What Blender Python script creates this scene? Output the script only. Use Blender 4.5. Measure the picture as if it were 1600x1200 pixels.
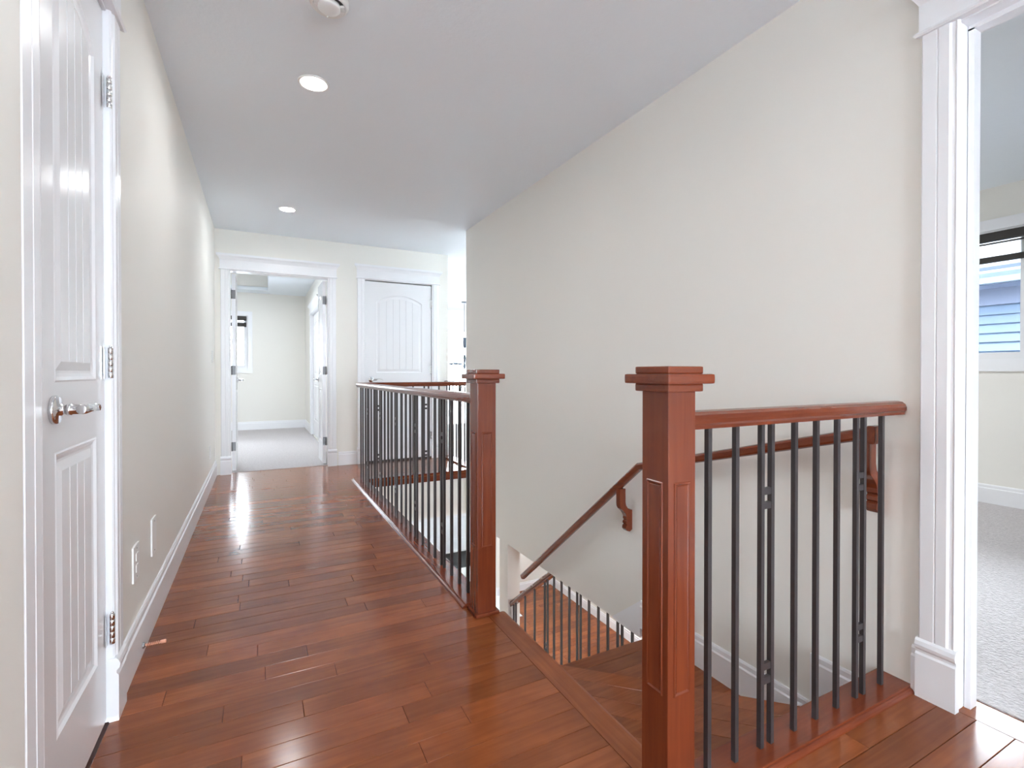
import bpy, bmesh, math, random
from mathutils import Vector, Matrix
random.seed(7)
S = bpy.context.scene
for o in list(bpy.data.objects): bpy.data.objects.remove(o)
COL = S.collection
PI = math.pi

# ------------------------------------------------------------------ camera, world, light, exposure
H = 1.02
cam = bpy.data.cameras.new('camera'); co = bpy.data.objects.new('camera', cam); COL.objects.link(co)
cam.sensor_fit = 'HORIZONTAL'; cam.sensor_width = 36.0; cam.lens = 36.0*767.41/1600.0
cam.shift_y = (588.65-600)/1600.0
cam.clip_start = .02; cam.clip_end = 400
co.location = (0, 0, H)
co.rotation_euler = (math.radians(90-.4054), 0, math.radians(-27.2175))
S.camera = co
S.view_settings.view_transform = 'Standard'; S.view_settings.look = 'None'
S.view_settings.gamma = 1.0; S.view_settings.use_curve_mapping = False
S.view_settings.exposure = 1.7
SKY = 12.0            # overcast daylight
LAMP = 1.6          # watts of one recessed ceiling light
w = bpy.data.worlds.new('world'); S.world = w; w.use_nodes = True
bg = w.node_tree.nodes['Background']; bg.inputs[0].default_value = (.81, .91, 1.0, 1); bg.inputs[1].default_value = SKY
S.cycles.max_bounces = 10; S.cycles.diffuse_bounces = 7; S.cycles.glossy_bounces = 5
S.cycles.transparent_max_bounces = 12; S.cycles.sample_clamp_indirect = 6.0
S.cycles.caustics_reflective = False; S.cycles.caustics_refractive = False

def portal(loc, rot, sx, sy):
    l = bpy.data.lights.new('window_portal', 'AREA'); l.shape = 'RECTANGLE'; l.size = sx; l.size_y = sy
    l.cycles.is_portal = True
    o = bpy.data.objects.new('window_portal', l); COL.objects.link(o); o.location = loc; o.rotation_euler = rot
def lamp(loc, watts, r=.055, col=(.94, .975, 1), parent=None, spread=170):
    l = bpy.data.lights.new('lamp_light', 'AREA'); l.shape = 'DISK'; l.size = 2*r; l.energy = watts; l.color = col
    l.spread = math.radians(spread)
    o = bpy.data.objects.new('lamp_light', l); COL.objects.link(o); o.location = loc
    if parent is not None: o.parent = parent
    return o

# ------------------------------------------------------------------ colours and materials
def lin(r, g, b):
    f = lambda c: (c/255/12.92 if c <= 10.3 else ((c/255+.055)/1.055)**2.4)
    return (f(r), f(g), f(b), 1)
def mat(name, col, rough=.5, metal=0.0, spec=.5, noise=0.0, nscale=40, bump=0.0, bscale=300, coat=0.0, bdist=.004):
    m = bpy.data.materials.new(name); m.use_nodes = True; nt = m.node_tree; b = nt.nodes['Principled BSDF']
    b.inputs['Base Color'].default_value = col; b.inputs['Roughness'].default_value = rough
    b.inputs['Metallic'].default_value = metal; b.inputs['Specular IOR Level'].default_value = spec
    b.inputs['Coat Weight'].default_value = coat; b.inputs['Coat Roughness'].default_value = .08
    tc = nt.nodes.new('ShaderNodeTexCoord')
    if noise:
        n = nt.nodes.new('ShaderNodeTexNoise'); n.inputs['Scale'].default_value = nscale; n.inputs['Detail'].default_value = 4
        nt.links.new(tc.outputs['Object'], n.inputs['Vector'])
        mx = nt.nodes.new('ShaderNodeMix'); mx.data_type = 'RGBA'
        mx.inputs[6].default_value = tuple(c*(1-noise) for c in col[:3])+(1,); mx.inputs[7].default_value = tuple(min(1, c*(1+noise)) for c in col[:3])+(1,)
        nt.links.new(n.outputs['Fac'], mx.inputs[0]); nt.links.new(mx.outputs[2], b.inputs['Base Color'])
    if bump:
        n = nt.nodes.new('ShaderNodeTexNoise'); n.inputs['Scale'].default_value = bscale; n.inputs['Detail'].default_value = 3
        nt.links.new(tc.outputs['Object'], n.inputs['Vector'])
        bp = nt.nodes.new('ShaderNodeBump'); bp.inputs['Strength'].default_value = bump; bp.inputs['Distance'].default_value = bdist
        nt.links.new(n.outputs['Fac'], bp.inputs['Height']); nt.links.new(bp.outputs['Normal'], b.inputs['Normal'])
    return m
def wood(name, a, b2, c, axis, rough=.25, per_object=.0, spec=.5, blot=1.0, coat=0.0):
    """stained maple: fine grain stretched along one axis, cloudy blotches, a tone of its own per board"""
    m = bpy.data.materials.new(name); m.use_nodes = True; nt = m.node_tree; L = nt.links; N = nt.nodes
    b = N['Principled BSDF']; b.inputs['Specular IOR Level'].default_value = spec
    b.inputs['Coat Weight'].default_value = coat; b.inputs['Coat Roughness'].default_value = .12
    tc = N.new('ShaderNodeTexCoord'); oi = N.new('ShaderNodeObjectInfo')
    off = N.new('ShaderNodeVectorMath'); off.operation = 'MULTIPLY_ADD'
    cmb = N.new('ShaderNodeCombineXYZ'); ml = N.new('ShaderNodeMath'); ml.operation = 'MULTIPLY'; ml.inputs[1].default_value = 37.0
    L.new(oi.outputs['Random'], ml.inputs[0]); L.new(ml.outputs[0], cmb.inputs[0]); L.new(ml.outputs[0], cmb.inputs[1])
    off.inputs[1].default_value = (1, 1, 1); L.new(tc.outputs['Object'], off.inputs[0]); L.new(cmb.outputs[0], off.inputs[2])
    mp = N.new('ShaderNodeMapping'); sc = [26, 26, 26]; sc['xyz'.index(axis)] = 1.6; mp.inputs['Scale'].default_value = sc
    L.new(off.outputs[0], mp.inputs['Vector'])
    n1 = N.new('ShaderNodeTexNoise'); n1.inputs['Scale'].default_value = 2.2; n1.inputs['Detail'].default_value = 6; n1.inputs['Distortion'].default_value = .6
    L.new(mp.outputs[0], n1.inputs['Vector'])
    n2 = N.new('ShaderNodeTexNoise'); n2.inputs['Scale'].default_value = 5.0; n2.inputs['Detail'].default_value = 3; L.new(off.outputs[0], n2.inputs['Vector'])
    r1 = N.new('ShaderNodeValToRGB'); r1.color_ramp.elements[0].position = .32; r1.color_ramp.elements[1].position = .68
    r1.color_ramp.elements[0].color = a; r1.color_ramp.elements[1].color = b2; L.new(n1.outputs['Fac'], r1.inputs[0])
    r2 = N.new('ShaderNodeValToRGB'); r2.color_ramp.elements[0].position = .35; r2.color_ramp.elements[1].position = .75
    r2.color_ramp.elements[0].color = (0, 0, 0, 1); r2.color_ramp.elements[1].color = (blot*.55,)*3+(1,); L.new(n2.outputs['Fac'], r2.inputs[0])
    mx = N.new('ShaderNodeMix'); mx.data_type = 'RGBA'; mx.inputs[7].default_value = c
    L.new(r2.outputs[0], mx.inputs[0]); L.new(r1.outputs[0], mx.inputs[6])
    hsv = N.new('ShaderNodeHueSaturation'); mr = N.new('ShaderNodeMapRange')
    mr.inputs[3].default_value = 1-per_object; mr.inputs[4].default_value = 1+per_object*.75
    L.new(oi.outputs['Random'], mr.inputs[0]); L.new(mr.outputs[0], hsv.inputs['Value']); L.new(mx.outputs[2], hsv.inputs['Color'])
    L.new(hsv.outputs[0], b.inputs['Base Color'])
    rr = N.new('ShaderNodeMapRange'); rr.inputs[3].default_value = rough*.85; rr.inputs[4].default_value = rough*1.2
    L.new(n2.outputs['Fac'], rr.inputs[0]); L.new(rr.outputs[0], b.inputs['Roughness'])
    bp = N.new('ShaderNodeBump'); bp.inputs['Strength'].default_value = .04; bp.inputs['Distance'].default_value = .002
    L.new(n1.outputs['Fac'], bp.inputs['Height']); L.new(bp.outputs[0], b.inputs['Normal'])
    return m
def emit(name, col, s):
    m = bpy.data.materials.new(name); m.use_nodes = True; nt = m.node_tree; nt.nodes.clear()
    e = nt.nodes.new('ShaderNodeEmission'); e.inputs[0].default_value = col; e.inputs[1].default_value = s
    o = nt.nodes.new('ShaderNodeOutputMaterial'); nt.links.new(e.outputs[0], o.inputs[0]); return m
def glass_mat():
    m = bpy.data.materials.new('window_glass'); m.use_nodes = True; nt = m.node_tree; nt.nodes.clear()
    t = nt.nodes.new('ShaderNodeBsdfTransparent'); g = nt.nodes.new('ShaderNodeBsdfGlossy'); g.inputs['Roughness'].default_value = .01
    f = nt.nodes.new('ShaderNodeFresnel'); f.inputs[0].default_value = 1.45
    mx = nt.nodes.new('ShaderNodeMixShader'); o = nt.nodes.new('ShaderNodeOutputMaterial')
    nt.links.new(f.outputs[0], mx.inputs[0]); nt.links.new(t.outputs[0], mx.inputs[1]); nt.links.new(g.outputs[0], mx.inputs[2]); nt.links.new(mx.outputs[0], o.inputs[0])
    return m
def sheer_mat():
    m = bpy.data.materials.new('sheer_fabric'); m.use_nodes = True; nt = m.node_tree; nt.nodes.clear()
    t = nt.nodes.new('ShaderNodeBsdfTransparent'); d = nt.nodes.new('ShaderNodeBsdfTranslucent'); d.inputs[0].default_value = (.85, .85, .84, 1)
    mx = nt.nodes.new('ShaderNodeMixShader'); mx.inputs[0].default_value = .6; o = nt.nodes.new('ShaderNodeOutputMaterial')
    nt.links.new(t.outputs[0], mx.inputs[1]); nt.links.new(d.outputs[0], mx.inputs[2]); nt.links.new(mx.outputs[0], o.inputs[0]); return m

WALL = mat('wall_paint', lin(236, 234, 228), .55, spec=.25, bump=.03, bscale=260)
CEIL = mat('ceiling_texture', lin(235, 241, 246), .9, spec=.1, bump=.25, bscale=55)
TRIM = mat('white_trim_paint', lin(238, 239, 242), .28, spec=.45)
DOOR = mat('white_door_paint', lin(236, 237, 240), .22, spec=.5)
fa, fb, fc = lin(150, 84, 45), lin(134, 71, 37), lin(106, 53, 30)
FLOORX = wood('floor_maple_across', fa, fb, fc, 'x', .17, .24, spec=.4)
FLOORY = wood('floor_maple_along', fa, fb, fc, 'y', .19, .12, spec=.32)
ra, rb, rc = lin(124, 59, 33), lin(110, 50, 29), lin(94, 43, 28)
CHX = wood('cherry_stain_across', ra, rb, rc, 'x', .2, .05, blot=.8, coat=.15)
CHY = wood('cherry_stain_along', ra, rb, rc, 'y', .2, .05, blot=.8, coat=.15)
CHZ = wood('cherry_stain_upright', ra, rb, rc, 'z', .2, .05, blot=.8, coat=.15)
SUB = mat('subfloor_dark', lin(60, 30, 20), .8)
IRON = mat('dark_iron', lin(70, 65, 66), .40, metal=.3, spec=.5)
CHROME = mat('polished_chrome', (.78, .78, .79, 1), .09, metal=1)
HINGE = mat('dark_steel', lin(118, 118, 120), .4, metal=.5)
NICKEL = mat('satin_steel', (.36, .36, .37, 1), .32, metal=1)
CARPET = mat('carpet_pile', lin(206, 201, 201), .95, spec=.05, noise=.22, nscale=70, bump=1.0, bscale=85, bdist=.015)
TILE = mat('pale_tile', lin(225, 224, 222), .3)
MAT = mat('door_mat_fibre', lin(62, 62, 62), .95, spec=.1, bump=.4, bscale=400)
PLASTIC = mat('white_plastic', lin(238, 238, 236), .35)
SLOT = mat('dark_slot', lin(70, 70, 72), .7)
VINYL = mat('white_vinyl', lin(235, 236, 238), .35)
GLASS = glass_mat(); SHEER = sheer_mat()
SHADE = mat('dark_shade_fabric', lin(74, 72, 70), .8, spec=.1)
SIDING = mat('blue_siding', lin(42, 58, 77), .6, noise=.05, nscale=3)
SOFFIT = mat('soffit_blue_grey', lin(46, 54, 72), .7)
ROOF = mat('roof_shingle', lin(28, 37, 50), .9, noise=.15, nscale=20)
GUTTER = mat('gutter_white', lin(58, 68, 78), .4)
GROUND = mat('ground_whitened', lin(238, 241, 246), .9)  # ground raised to snow white so daylight bounces up onto the ceilings
LENS3 = emit('indicator_glow', (.9, 1, .92, 1), .35)
LENS2 = emit('opal_diffuser', (1, .98, .95, 1), 4)
LENS = emit('lamp_lens', (1, .97, .92, 1), 14)
COPPER = mat('copper_rubber', lin(226, 160, 130), .4)
CRYST = mat('smoked_glass', lin(88, 98, 112), .15, metal=.4)
PEWTER = mat('pewter', lin(96, 102, 110), .35, metal=.5)

# ------------------------------------------------------------------ mesh builder
class M:
    def __init__(s): s.v = []; s.f = []; s.sm = []
    def add(s, vs, fs, smooth=False):
        n = len(s.v); s.v += [tuple(p) for p in vs]; s.f += [tuple(i+n for i in f) for f in fs]; s.sm += [smooth]*len(fs); return s
    def box(s, x0, x1, y0, y1, z0, z1):
        v = [(x0, y0, z0), (x1, y0, z0), (x1, y1, z0), (x0, y1, z0), (x0, y0, z1), (x1, y0, z1), (x1, y1, z1), (x0, y1, z1)]
        return s.add(v, [(0, 3, 2, 1), (4, 5, 6, 7), (0, 1, 5, 4), (1, 2, 6, 5), (2, 3, 7, 6), (3, 0, 4, 7)])
    def board(s, poly, z0, z1, ch=.0012):
        """flat board with chamfered top edge; poly counter-clockwise (x, y)"""
        n = len(poly); c = Vector((sum(p[0] for p in poly)/n, sum(p[1] for p in poly)/n))
        ins = inset(poly, ch)
        v = [(x, y, z0) for x, y in poly]+[(x, y, z1-ch) for x, y in poly]+[(x, y, z1) for x, y in ins]
        f = [tuple(range(n-1, -1, -1)), tuple(range(2*n, 3*n))]
        for k in (0, n):
            for i in range(n): j = (i+1) % n; f.append((k+i, k+j, k+n+j, k+n+i))
        return s.add(v, f)
    def prism(s, poly, fn0, fn1, smooth=False):
        """poly of 2-D points placed by fn0 at one end and fn1 at the other"""
        n = len(poly); v = [fn0(*p) for p in poly]+[fn1(*p) for p in poly]
        s.add(v, [tuple(range(n-1, -1, -1)), tuple(range(n, 2*n))])
        return s.add(v, [(i, (i+1) % n, n+(i+1) % n, n+i) for i in range(n)], smooth)
    def lathe(s, prof, base, axis='z', seg=20, smooth=True):
        """prof [(r, h)], turned about an axis through base"""
        v = []; f = []
        bx = Vector(base)
        for r, h in prof:
            for k in range(seg):
                a = 2*PI*k/seg; u, t = r*math.cos(a), r*math.sin(a)
                p = {'z': (u, t, h), 'x': (h, u, t), 'y': (t, h, u)}[axis]
                v.append(tuple(bx+Vector(p)))
        for i in range(len(prof)-1):
            for k in range(seg):
                q = (k+1) % seg; f.append((i*seg+k, i*seg+q, (i+1)*seg+q, (i+1)*seg+k))
        s.add(v, f, smooth)
        n = len(prof)
        return s.add(v, [tuple(range(seg-1, -1, -1)), tuple((n-1)*seg+k for k in range(seg))])
    def tube(s, pts, r, seg=8, smooth=True):
        rs = r if isinstance(r, (list, tuple)) else [r]*len(pts)
        return s.sweep([(math.cos(2*PI*k/seg), math.sin(2*PI*k/seg)) for k in range(seg)], pts, rs, smooth)
    def sweep(s, prof, pts, scale=1.0, smooth=False):
        """prof (side, up) swept along a polyline, up kept upright"""
        P = [Vector(p) for p in pts]; n = len(prof); v = []; f = []
        sc = scale if isinstance(scale, (list, tuple)) else [scale]*len(P)
        for i, p in enumerate(P):
            d0 = (P[i]-P[i-1]).normalized() if i else (P[1]-P[0]).normalized()
            d1 = (P[i+1]-P[i]).normalized() if i < len(P)-1 else d0
            t = (d0+d1).normalized(); up = Vector((0, 0, 1))
            if abs(t.z) > .98: up = Vector((0, 1, 0))
            side = t.cross(up).normalized(); u2 = side.cross(t).normalized()
            k = 1/max(.35, math.sqrt((1+d0.dot(d1))/2))
            turn = d1-d0; hs = k if abs(turn.dot(side)) > abs(turn.dot(u2)) else 1; vs = k if hs == 1 else 1
            for a, b in prof: v.append(tuple(p+side*a*sc[i]*hs+u2*b*sc[i]*vs))
        for i in range(len(P)-1):
            for k in range(n): q = (k+1) % n; f.append((i*n+k, (i+1)*n+k, (i+1)*n+q, i*n+q))
        s.add(v, f, smooth)
        m = (len(P)-1)*n
        return s.add(v, [tuple(range(n)), tuple(m+k for k in range(n-1, -1, -1))])
def inset(poly, d):
    n = len(poly); out = []
    for i in range(n):
        p0, p1, p2 = Vector(poly[i-1]), Vector(poly[i]), Vector(poly[(i+1) % n])
        a = (p1-p0).normalized(); b = (p2-p1).normalized()
        na, nb = Vector((-a.y, a.x)), Vector((-b.y, b.x))
        k = (na+nb); l = k.length_squared
        q = p1+k*(2*d/l if l > .2 else d)
        out.append((q.x, q.y))
    return out
def obj(name, m, material, parent=None, bevel=0, mesh=None):
    if mesh is None:
        me = bpy.data.meshes.new(name); off = Vector((0, 0, 0))
        q = parent
        while q is not None: off += q.location; q = q.parent
        me.from_pydata([tuple(Vector(p)-off) for p in m.v], [], m.f)
        for p, sm in zip(me.polygons, m.sm): p.use_smooth = sm
        bm = bmesh.new(); bm.from_mesh(me)
        bmesh.ops.remove_doubles(bm, verts=bm.verts, dist=1e-6)
        bmesh.ops.recalc_face_normals(bm, faces=bm.faces)
        if bevel:
            es = [e for e in bm.edges if len(e.link_faces) == 2 and e.calc_face_angle(0) > .6]
            bmesh.ops.bevel(bm, geom=es, offset=bevel, segments=2, profile=.7, affect='EDGES', clamp_overlap=True)
        bm.to_mesh(me); bm.free(); me.update()
        me.materials.append(material)
    else: me = mesh
    o = bpy.data.objects.new(name, me); COL.objects.link(o)
    if parent is not None: o.parent = parent
    return o
def tag(o, label=None, cat=None, group=None, kind=None):
    if label: o['label'] = label
    if cat: o['category'] = cat
    if group: o['group'] = group
    if kind: o['kind'] = kind
    return o
def root(name, loc, label, cat, group=None, kind=None):
    o = bpy.data.objects.new(name, None); COL.objects.link(o); o.location = loc; o.empty_display_size = .1
    return tag(o, label, cat, group, kind)
def struct(name, m, material, label, cat, bevel=0):
    return tag(obj(name, m, material, None, bevel), label, cat, None, 'structure')
def dup(o, loc, parent):
    c = o.copy(); COL.objects.link(c); c.parent = parent; c.location = loc; return c
def clip_half(poly, n, d, keep_less):
    out = []
    g = lambda p: (p[0]*n[0]+p[1]*n[1]-d)*(1 if keep_less else -1)
    for i in range(len(poly)):
        p, q = poly[i], poly[(i+1) % len(poly)]; a, b = g(p), g(q)
        if a <= 0: out.append(p)
        if a*b < 0: t = a/(a-b); out.append((p[0]+(q[0]-p[0])*t, p[1]+(q[1]-p[1])*t))
    return out
def area(poly): return abs(sum(poly[i][0]*poly[(i+1) % len(poly)][1]-poly[(i+1) % len(poly)][0]*poly[i][1] for i in range(len(poly))))/2

# ------------------------------------------------------------------ main dimensions (metres)
XL, XR, YF, ZC = -.394, 1.868, 5.71, 2.465
YB = -4.1                       # hall wall behind the camera
ZM = -3.04                      # main floor
ZS = -.43                       # underside of the upper floor
WT = .115
X0, Y0, Y1 = .90, .905, 4.75    # stair opening: left edge, near edge, far edge

# ------------------------------------------------------------------ floors
fl = M()
for b in ((XL-.1, X0, YB, Y1+.06, ZS, -.012), (X0, XR+.125, YB, Y0, ZS, -.012), (XL-.1, 2.06, Y1, 5.775, ZS, -.012)): fl.box(*b)
floor = struct('floor', fl, SUB, 'upper hall floor of glossy reddish brown maple boards beside the stair opening', 'floor')
obj('plank_field', M().box(XL, XR, YB, -.7, -.012, 0), FLOORX, floor)
def plank(x0, x1, y0, y1, m=FLOORX, par=floor, top=0.0, name='plank'):
    g = .0005
    return obj(name, M().board([(x0+g, y0+g), (x1-g, y0+g), (x1-g, y1-g), (x0+g, y1-g)], top-.0118, top), m, par)
PW = .0835
known = {}
for x, y in ((-.009, 1.994), (-.1, 1.656), (.116, 1.572), (.015, 1.827), (-.269, 1.902), (.231, 1.743), (.529, 1.656), (.482, 1.491), (.386, 1.403+.04), (-.045, 1.482),
             (-.105, 3.309), (-.088, 3.044), (-.132, 2.874), (-.049, 2.711), (.124, 2.622), (-.079, 2.459), (.342, 2.283), (.411, 2.207), (-.204, 3.124), (.534, 2.634), (.415, 3.317), (-.238, 2.367)):
    known.setdefault(math.floor((y-1.405)/PW), []).append(x)
def row_of(xa, xb, ya, yb, k):
    js = sorted(j for j in known.get(k, []) if xa+.12 < j < xb-.12)
    if not js:
        x = xa+random.uniform(.2, 1.1)
        while x < xb-.18: js.append(x); x += random.uniform(.45, 1.25)
    e = [xa]+js+[xb]
    for i in range(len(e)-1): plank(e[i], e[i+1], ya, yb)
k = math.floor((-.7-1.405)/PW)
while 1.405+k*PW < 5.775:
    ya, yb = 1.405+k*PW, 1.405+(k+1)*PW
    if yb <= .83: row_of(XL, 1.872, ya, yb, k)
    elif ya >= 4.74: row_of(XL, 2.06, ya, min(yb, 5.775), k)
    else: row_of(XL, .853, ya, yb, k)
    k += 1
plank(1.872, 1.988, -.2, .71, FLOORY, name='threshold_board')
ng = [(.853, 1.90), (.853, .80)]
obj('nosing', M().prism([(.8535, -.0118), (.8535, 0), (.925, 0), (.935, -.004), (.938, -.012), (.934, -.022), (.925, -.025), (.90, -.025), (.90, -.0118)],
    lambda x, z: (x, .905, z), lambda x, z: (x, 1.885, z)), FLOORY, floor)
obj('fascia', M().box(X0-.003, 2.06, Y1-.022, Y1, -.062, -.012), CHX, floor)
obj('riser_face', M().box(X0, X0+.012, .905, 1.98, -.19, -.025), CHY, floor)
obj('drywall_face', M().box(X0-.005, 2.06, Y1-.012, Y1, ZS, -.06).box(X0, X0+.012, 1.98, Y1, ZS, -.03), WALL, floor)

# ------------------------------------------------------------------ walls and ceilings
wl = M().box(XL-WT, XL, 1.181, 1.271, 0, ZC).box(XL-WT, XL+.017, YB, 1.181, 0, ZC).box(XL-WT, XL, 1.827, YF+WT, 0, ZC).box(XL-WT, XL, 1.271, 1.827, 2.092, ZC).box(XL-WT-.4, XL-WT, 1.2, 1.9, 0, ZC)
struct('wall_left', wl, WALL, 'long cream wall on the left of the hall behind the narrow white door', 'wall')
wr = M().box(XR, XR+WT, .7135, 4.65, ZS, ZC).box(XR, XR+WT, -.1295, .7135, 2.096, ZC).box(XR, XR+WT, YB, -.1295, 0, ZC)
wr.box(XR, XR+WT, 3.71, 3.87, ZM, ZS)
struct('wall_right', wr, WALL, 'tall plain cream wall on the right above the stairs', 'wall')
wf = M().box(XL-WT, -.2745, YF, YF+WT, 0, ZC).box(.6835, 1.049, YF, YF+WT, 0, ZC).box(-.2745, .6835, YF, YF+WT, 2.078, ZC)
wf.box(1.049, 1.865, YF, YF+WT, 2.104, ZC).box(1.865, 2.055, YF, YF+WT, 0, ZC).box(2.04, 2.055, YF+WT, 7.0, 0, ZC)
wf.box(1.0, 2.055, 6.5, 6.52, 0, ZC)
struct('wall_far', wf, WALL, 'cream wall at the far end of the hall around both white doorways', 'wall')
struct('wall_back', M().box(XL-WT, -.1, YB-WT, YB, 0, ZC).box(1.6, XR+WT, YB-WT, YB, 0, ZC).box(-.1, 1.6, YB-WT, YB, 0, .3).box(-.1, 1.6, YB-WT, YB, 2.2, ZC), WALL, 'cream hall wall behind the viewpoint', 'wall')  # opening left for the assumed, unseen window that lights the hall
struct('ceiling', M().box(XL-WT, XR+WT, YB-WT, YF+WT, ZC, ZC+.1).box(XR+WT, 6.6, 4.65, YF+WT, ZC, ZC+.1).box(.9, 6.6, YF+WT, 10.75, ZC, ZC+.1), CEIL,
       'white textured hall ceiling with recessed lights', 'ceiling')
# foyer, open to below
struct('wall_foyer_far', M().box(.78, 3.05, 10.55, 10.7, ZM, ZC).box(3.05, 4.9, 10.55, 10.7, ZM, -.22).box(3.05, 4.9, 10.55, 10.7, 2.05, ZC).box(4.9, 6.7, 10.55, 10.7, ZM, ZC),
       WALL, 'cream foyer wall with the bright window beyond the far railing', 'wall')
struct('wall_foyer_left', M().box(.80, .9, YF+WT, 10.55, ZM, ZS).box(1.9, 2.055, 7.0, 10.55, 0, ZC).box(.8, 2.055, YF+WT, 10.55, ZS, -.02), WALL, 'cream wall on the left of the open foyer', 'wall')
struct('wall_foyer_right', M().box(6.5, 6.6, 4.5, 6.2, ZM, ZC).box(6.5, 6.6, 7.4, 10.55, ZM, ZC).box(6.5, 6.6, 6.2, 7.4, ZM, .9).box(6.5, 6.6, 6.2, 7.4, 2.1, ZC), WALL, 'cream wall on the right of the open foyer', 'wall')
struct('wall_lower_far', M().box(3.83, 4.98, 8.06, 8.16, ZM, ZS), WALL, 'cream partition at the far end of the lower room', 'wall')
# lower storey
struct('wall_lower_left', M().box(X0-.09, X0, .9, 5.82, ZM, ZS), WALL, 'cream wall on the left of the lower stair flight', 'wall')
struct('wall_lower_back', M().box(X0-.1, 5.1, .78, .88, ZM, ZS), WALL, 'cream wall under the top of the stairs', 'wall')
struct('wall_lower_right', M().box(4.98, 5.08, .88, 4.9, ZM, ZS).box(4.98, 5.08, 7.1, 8.1, ZM, ZS).box(4.98, 5.08, 4.9, 7.1, ZM, ZM+.6).box(4.98, 5.08, 4.9, 7.1, ZM+2.2, ZS), WALL, 'cream wall of the lower room seen beyond the baluster row', 'wall')
struct('ceiling_lower', M().box(XR+WT, 5.08, .88, 4.65, ZS, ZS+.08).box(5.0, 6.5, 4.65, 10.5, ZS, ZS+.08), CEIL, 'white ceiling of the room below', 'ceiling')
lf = M().box(X0-.1, 5.1, .8, 8.1, ZM-.1, ZM-.012)
lfo = struct('floor_lower', lf, SUB, 'reddish maple floor of the lower room seen between the stair balusters', 'floor')
y = 5.0
for i in range(38):
    ya = 4.9+i*PW; xs = [1.9]+sorted(random.uniform(2.1, 4.8) for _ in range(2))+[4.98]
    for a, b in zip(xs, xs[1:]):
        if b-a > .05: plank(a, b, ya, ya+PW, FLOORX, lfo, ZM)
obj('plank_field', M().box(X0, 4.98, .88, 4.9, ZM-.012, ZM).box(X0, 1.9, 4.9, 8.1, ZM-.012, ZM), FLOORX, lfo)
struct('floor_foyer', M().box(.8, 6.6, 8.1, 10.6, ZM-.1, ZM).box(3.25, 3.9, 7.2, 8.1, ZM-.1, ZM+.004), TILE, 'pale tile floor inside the white front doors', 'floor')
# big room on the right
rb_ = M().box(5.08, 5.2, -2.6, .25, 0, ZC).box(5.08, 5.2, 2.45, 4.5, 0, ZC).box(5.08, 5.2, .25, 2.45, 0, 1.12).box(5.08, 5.2, .25, 2.45, 2.13, ZC)
struct('wall_room_far', rb_, WALL, 'cream bedroom wall around the window with the dark blind', 'wall')
struct('wall_room_left', M().box(XR+WT, 5.2, 4.5, 4.6, ZS, ZC), WALL, 'cream side wall of the right bedroom', 'wall')
struct('wall_room_right', M().box(XR, 5.2, -2.7, -2.6, 0, ZC).box(XR+.001, XR+WT, -2.7, -2.6, 0, ZC), WALL, 'cream near wall of the right bedroom', 'wall')
struct('ceiling_room', M().box(XR+WT, 5.2, -2.7, 4.6, ZC, ZC+.1), CEIL, 'white textured ceiling of the right bedroom', 'ceiling')
struct('floor_room', M().box(1.988, 5.1, -2.6, 4.5, ZS+.08, .004), CARPET, 'light grey carpet inside the right doorway', 'carpet')
# bedroom beyond the double doors
bw = M().box(-3.2, -1.75, 10.0, 10.12, 0, ZC+.4).box(-.19, .9, 10.0, 10.12, 0, ZC+.4).box(-1.75, -.19, 10.0, 10.12, 0, 1.08).box(-1.75, -.19, 10.0, 10.12, 2.05, ZC+.4)
struct('wall_bedroom_far', bw, WALL, 'cream back wall of the bedroom past the double doors', 'wall')
struct('wall_bedroom_right', M().box(.77, .87, YF+WT, 7.5535, 0, ZC).box(.77, .87, 8.8065, 10.1, 0, ZC).box(.77, .87, 7.5535, 8.8065, 2.01, ZC), WALL, 'cream right wall of the far bedroom with the closet', 'wall')
struct('wall_bedroom_left', M().box(-3.3, -3.2, YF, 10.1, 0, ZC+.4).box(-3.3, XL-WT, YF+.02, YF+WT, 0, ZC+.4), WALL, 'cream left wall of the far bedroom', 'wall')
tx = .135
struct('ceiling_bedroom', M().box(tx, .9, YF, 10.1, ZC, ZC+.06).box(-3.3, tx, YF, 6.6, ZC, ZC+.06).box(-3.3, tx, 9.62, 10.1, ZC, ZC+.06).box(-3.3, tx, 6.6, 9.62, ZC+.28, ZC+.34), CEIL,
       'white bedroom ceiling with a raised tray', 'ceiling')
struct('trim_tray', M().box(-3.2, tx, 9.62, 9.66, ZC+.055, ZC+.29).box(-3.2, tx, 6.56, 6.6, ZC+.055, ZC+.29), WALL, 'cream upright side of the bedroom ceiling tray', 'trim')
struct('trim_tray_side', M().box(tx, tx+.04, 6.56, 9.66, ZC+.055, ZC+.29), CEIL, 'white right side of the bedroom ceiling tray', 'trim')
struct('floor_bedroom', M().box(-3.2, .77, 5.775, 10.0, ZS, .004), CARPET, 'pale carpet of the bedroom past the double doors', 'carpet')

# ------------------------------------------------------------------ baseboards
BB = [(0, 0), (.015, 0), (.015, .118), (.010, .124), (.010, .142), (.006, .15), (0, .15)]
def base_run(name, p, q, nrm, label, z=0.0):
    """baseboard from p to q standing off the wall along nrm; z may be a number or a pair of end heights"""
    za, zb = z if isinstance(z, tuple) else (z, z)
    m = M().prism(BB, lambda a, b: (p[0]+nrm[0]*a, p[1]+nrm[1]*a, za+b), lambda a, b: (q[0]+nrm[0]*a, q[1]+nrm[1]*a, zb+b))
    return struct(name, m, TRIM, label, 'baseboard')
base_run('baseboard_left', (XL, 1.93), (XL, YF), (1, 0), 'white baseboard along the left hall wall')
base_run('baseboard_left_near', (XL+.017, YB), (XL+.017, 1.17), (1, 0), 'white baseboard left of the narrow door')
base_run('baseboard_far', (.775, YF), (.97, YF), (0, -1), 'short white baseboard between the double doors and closet door')
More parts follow.
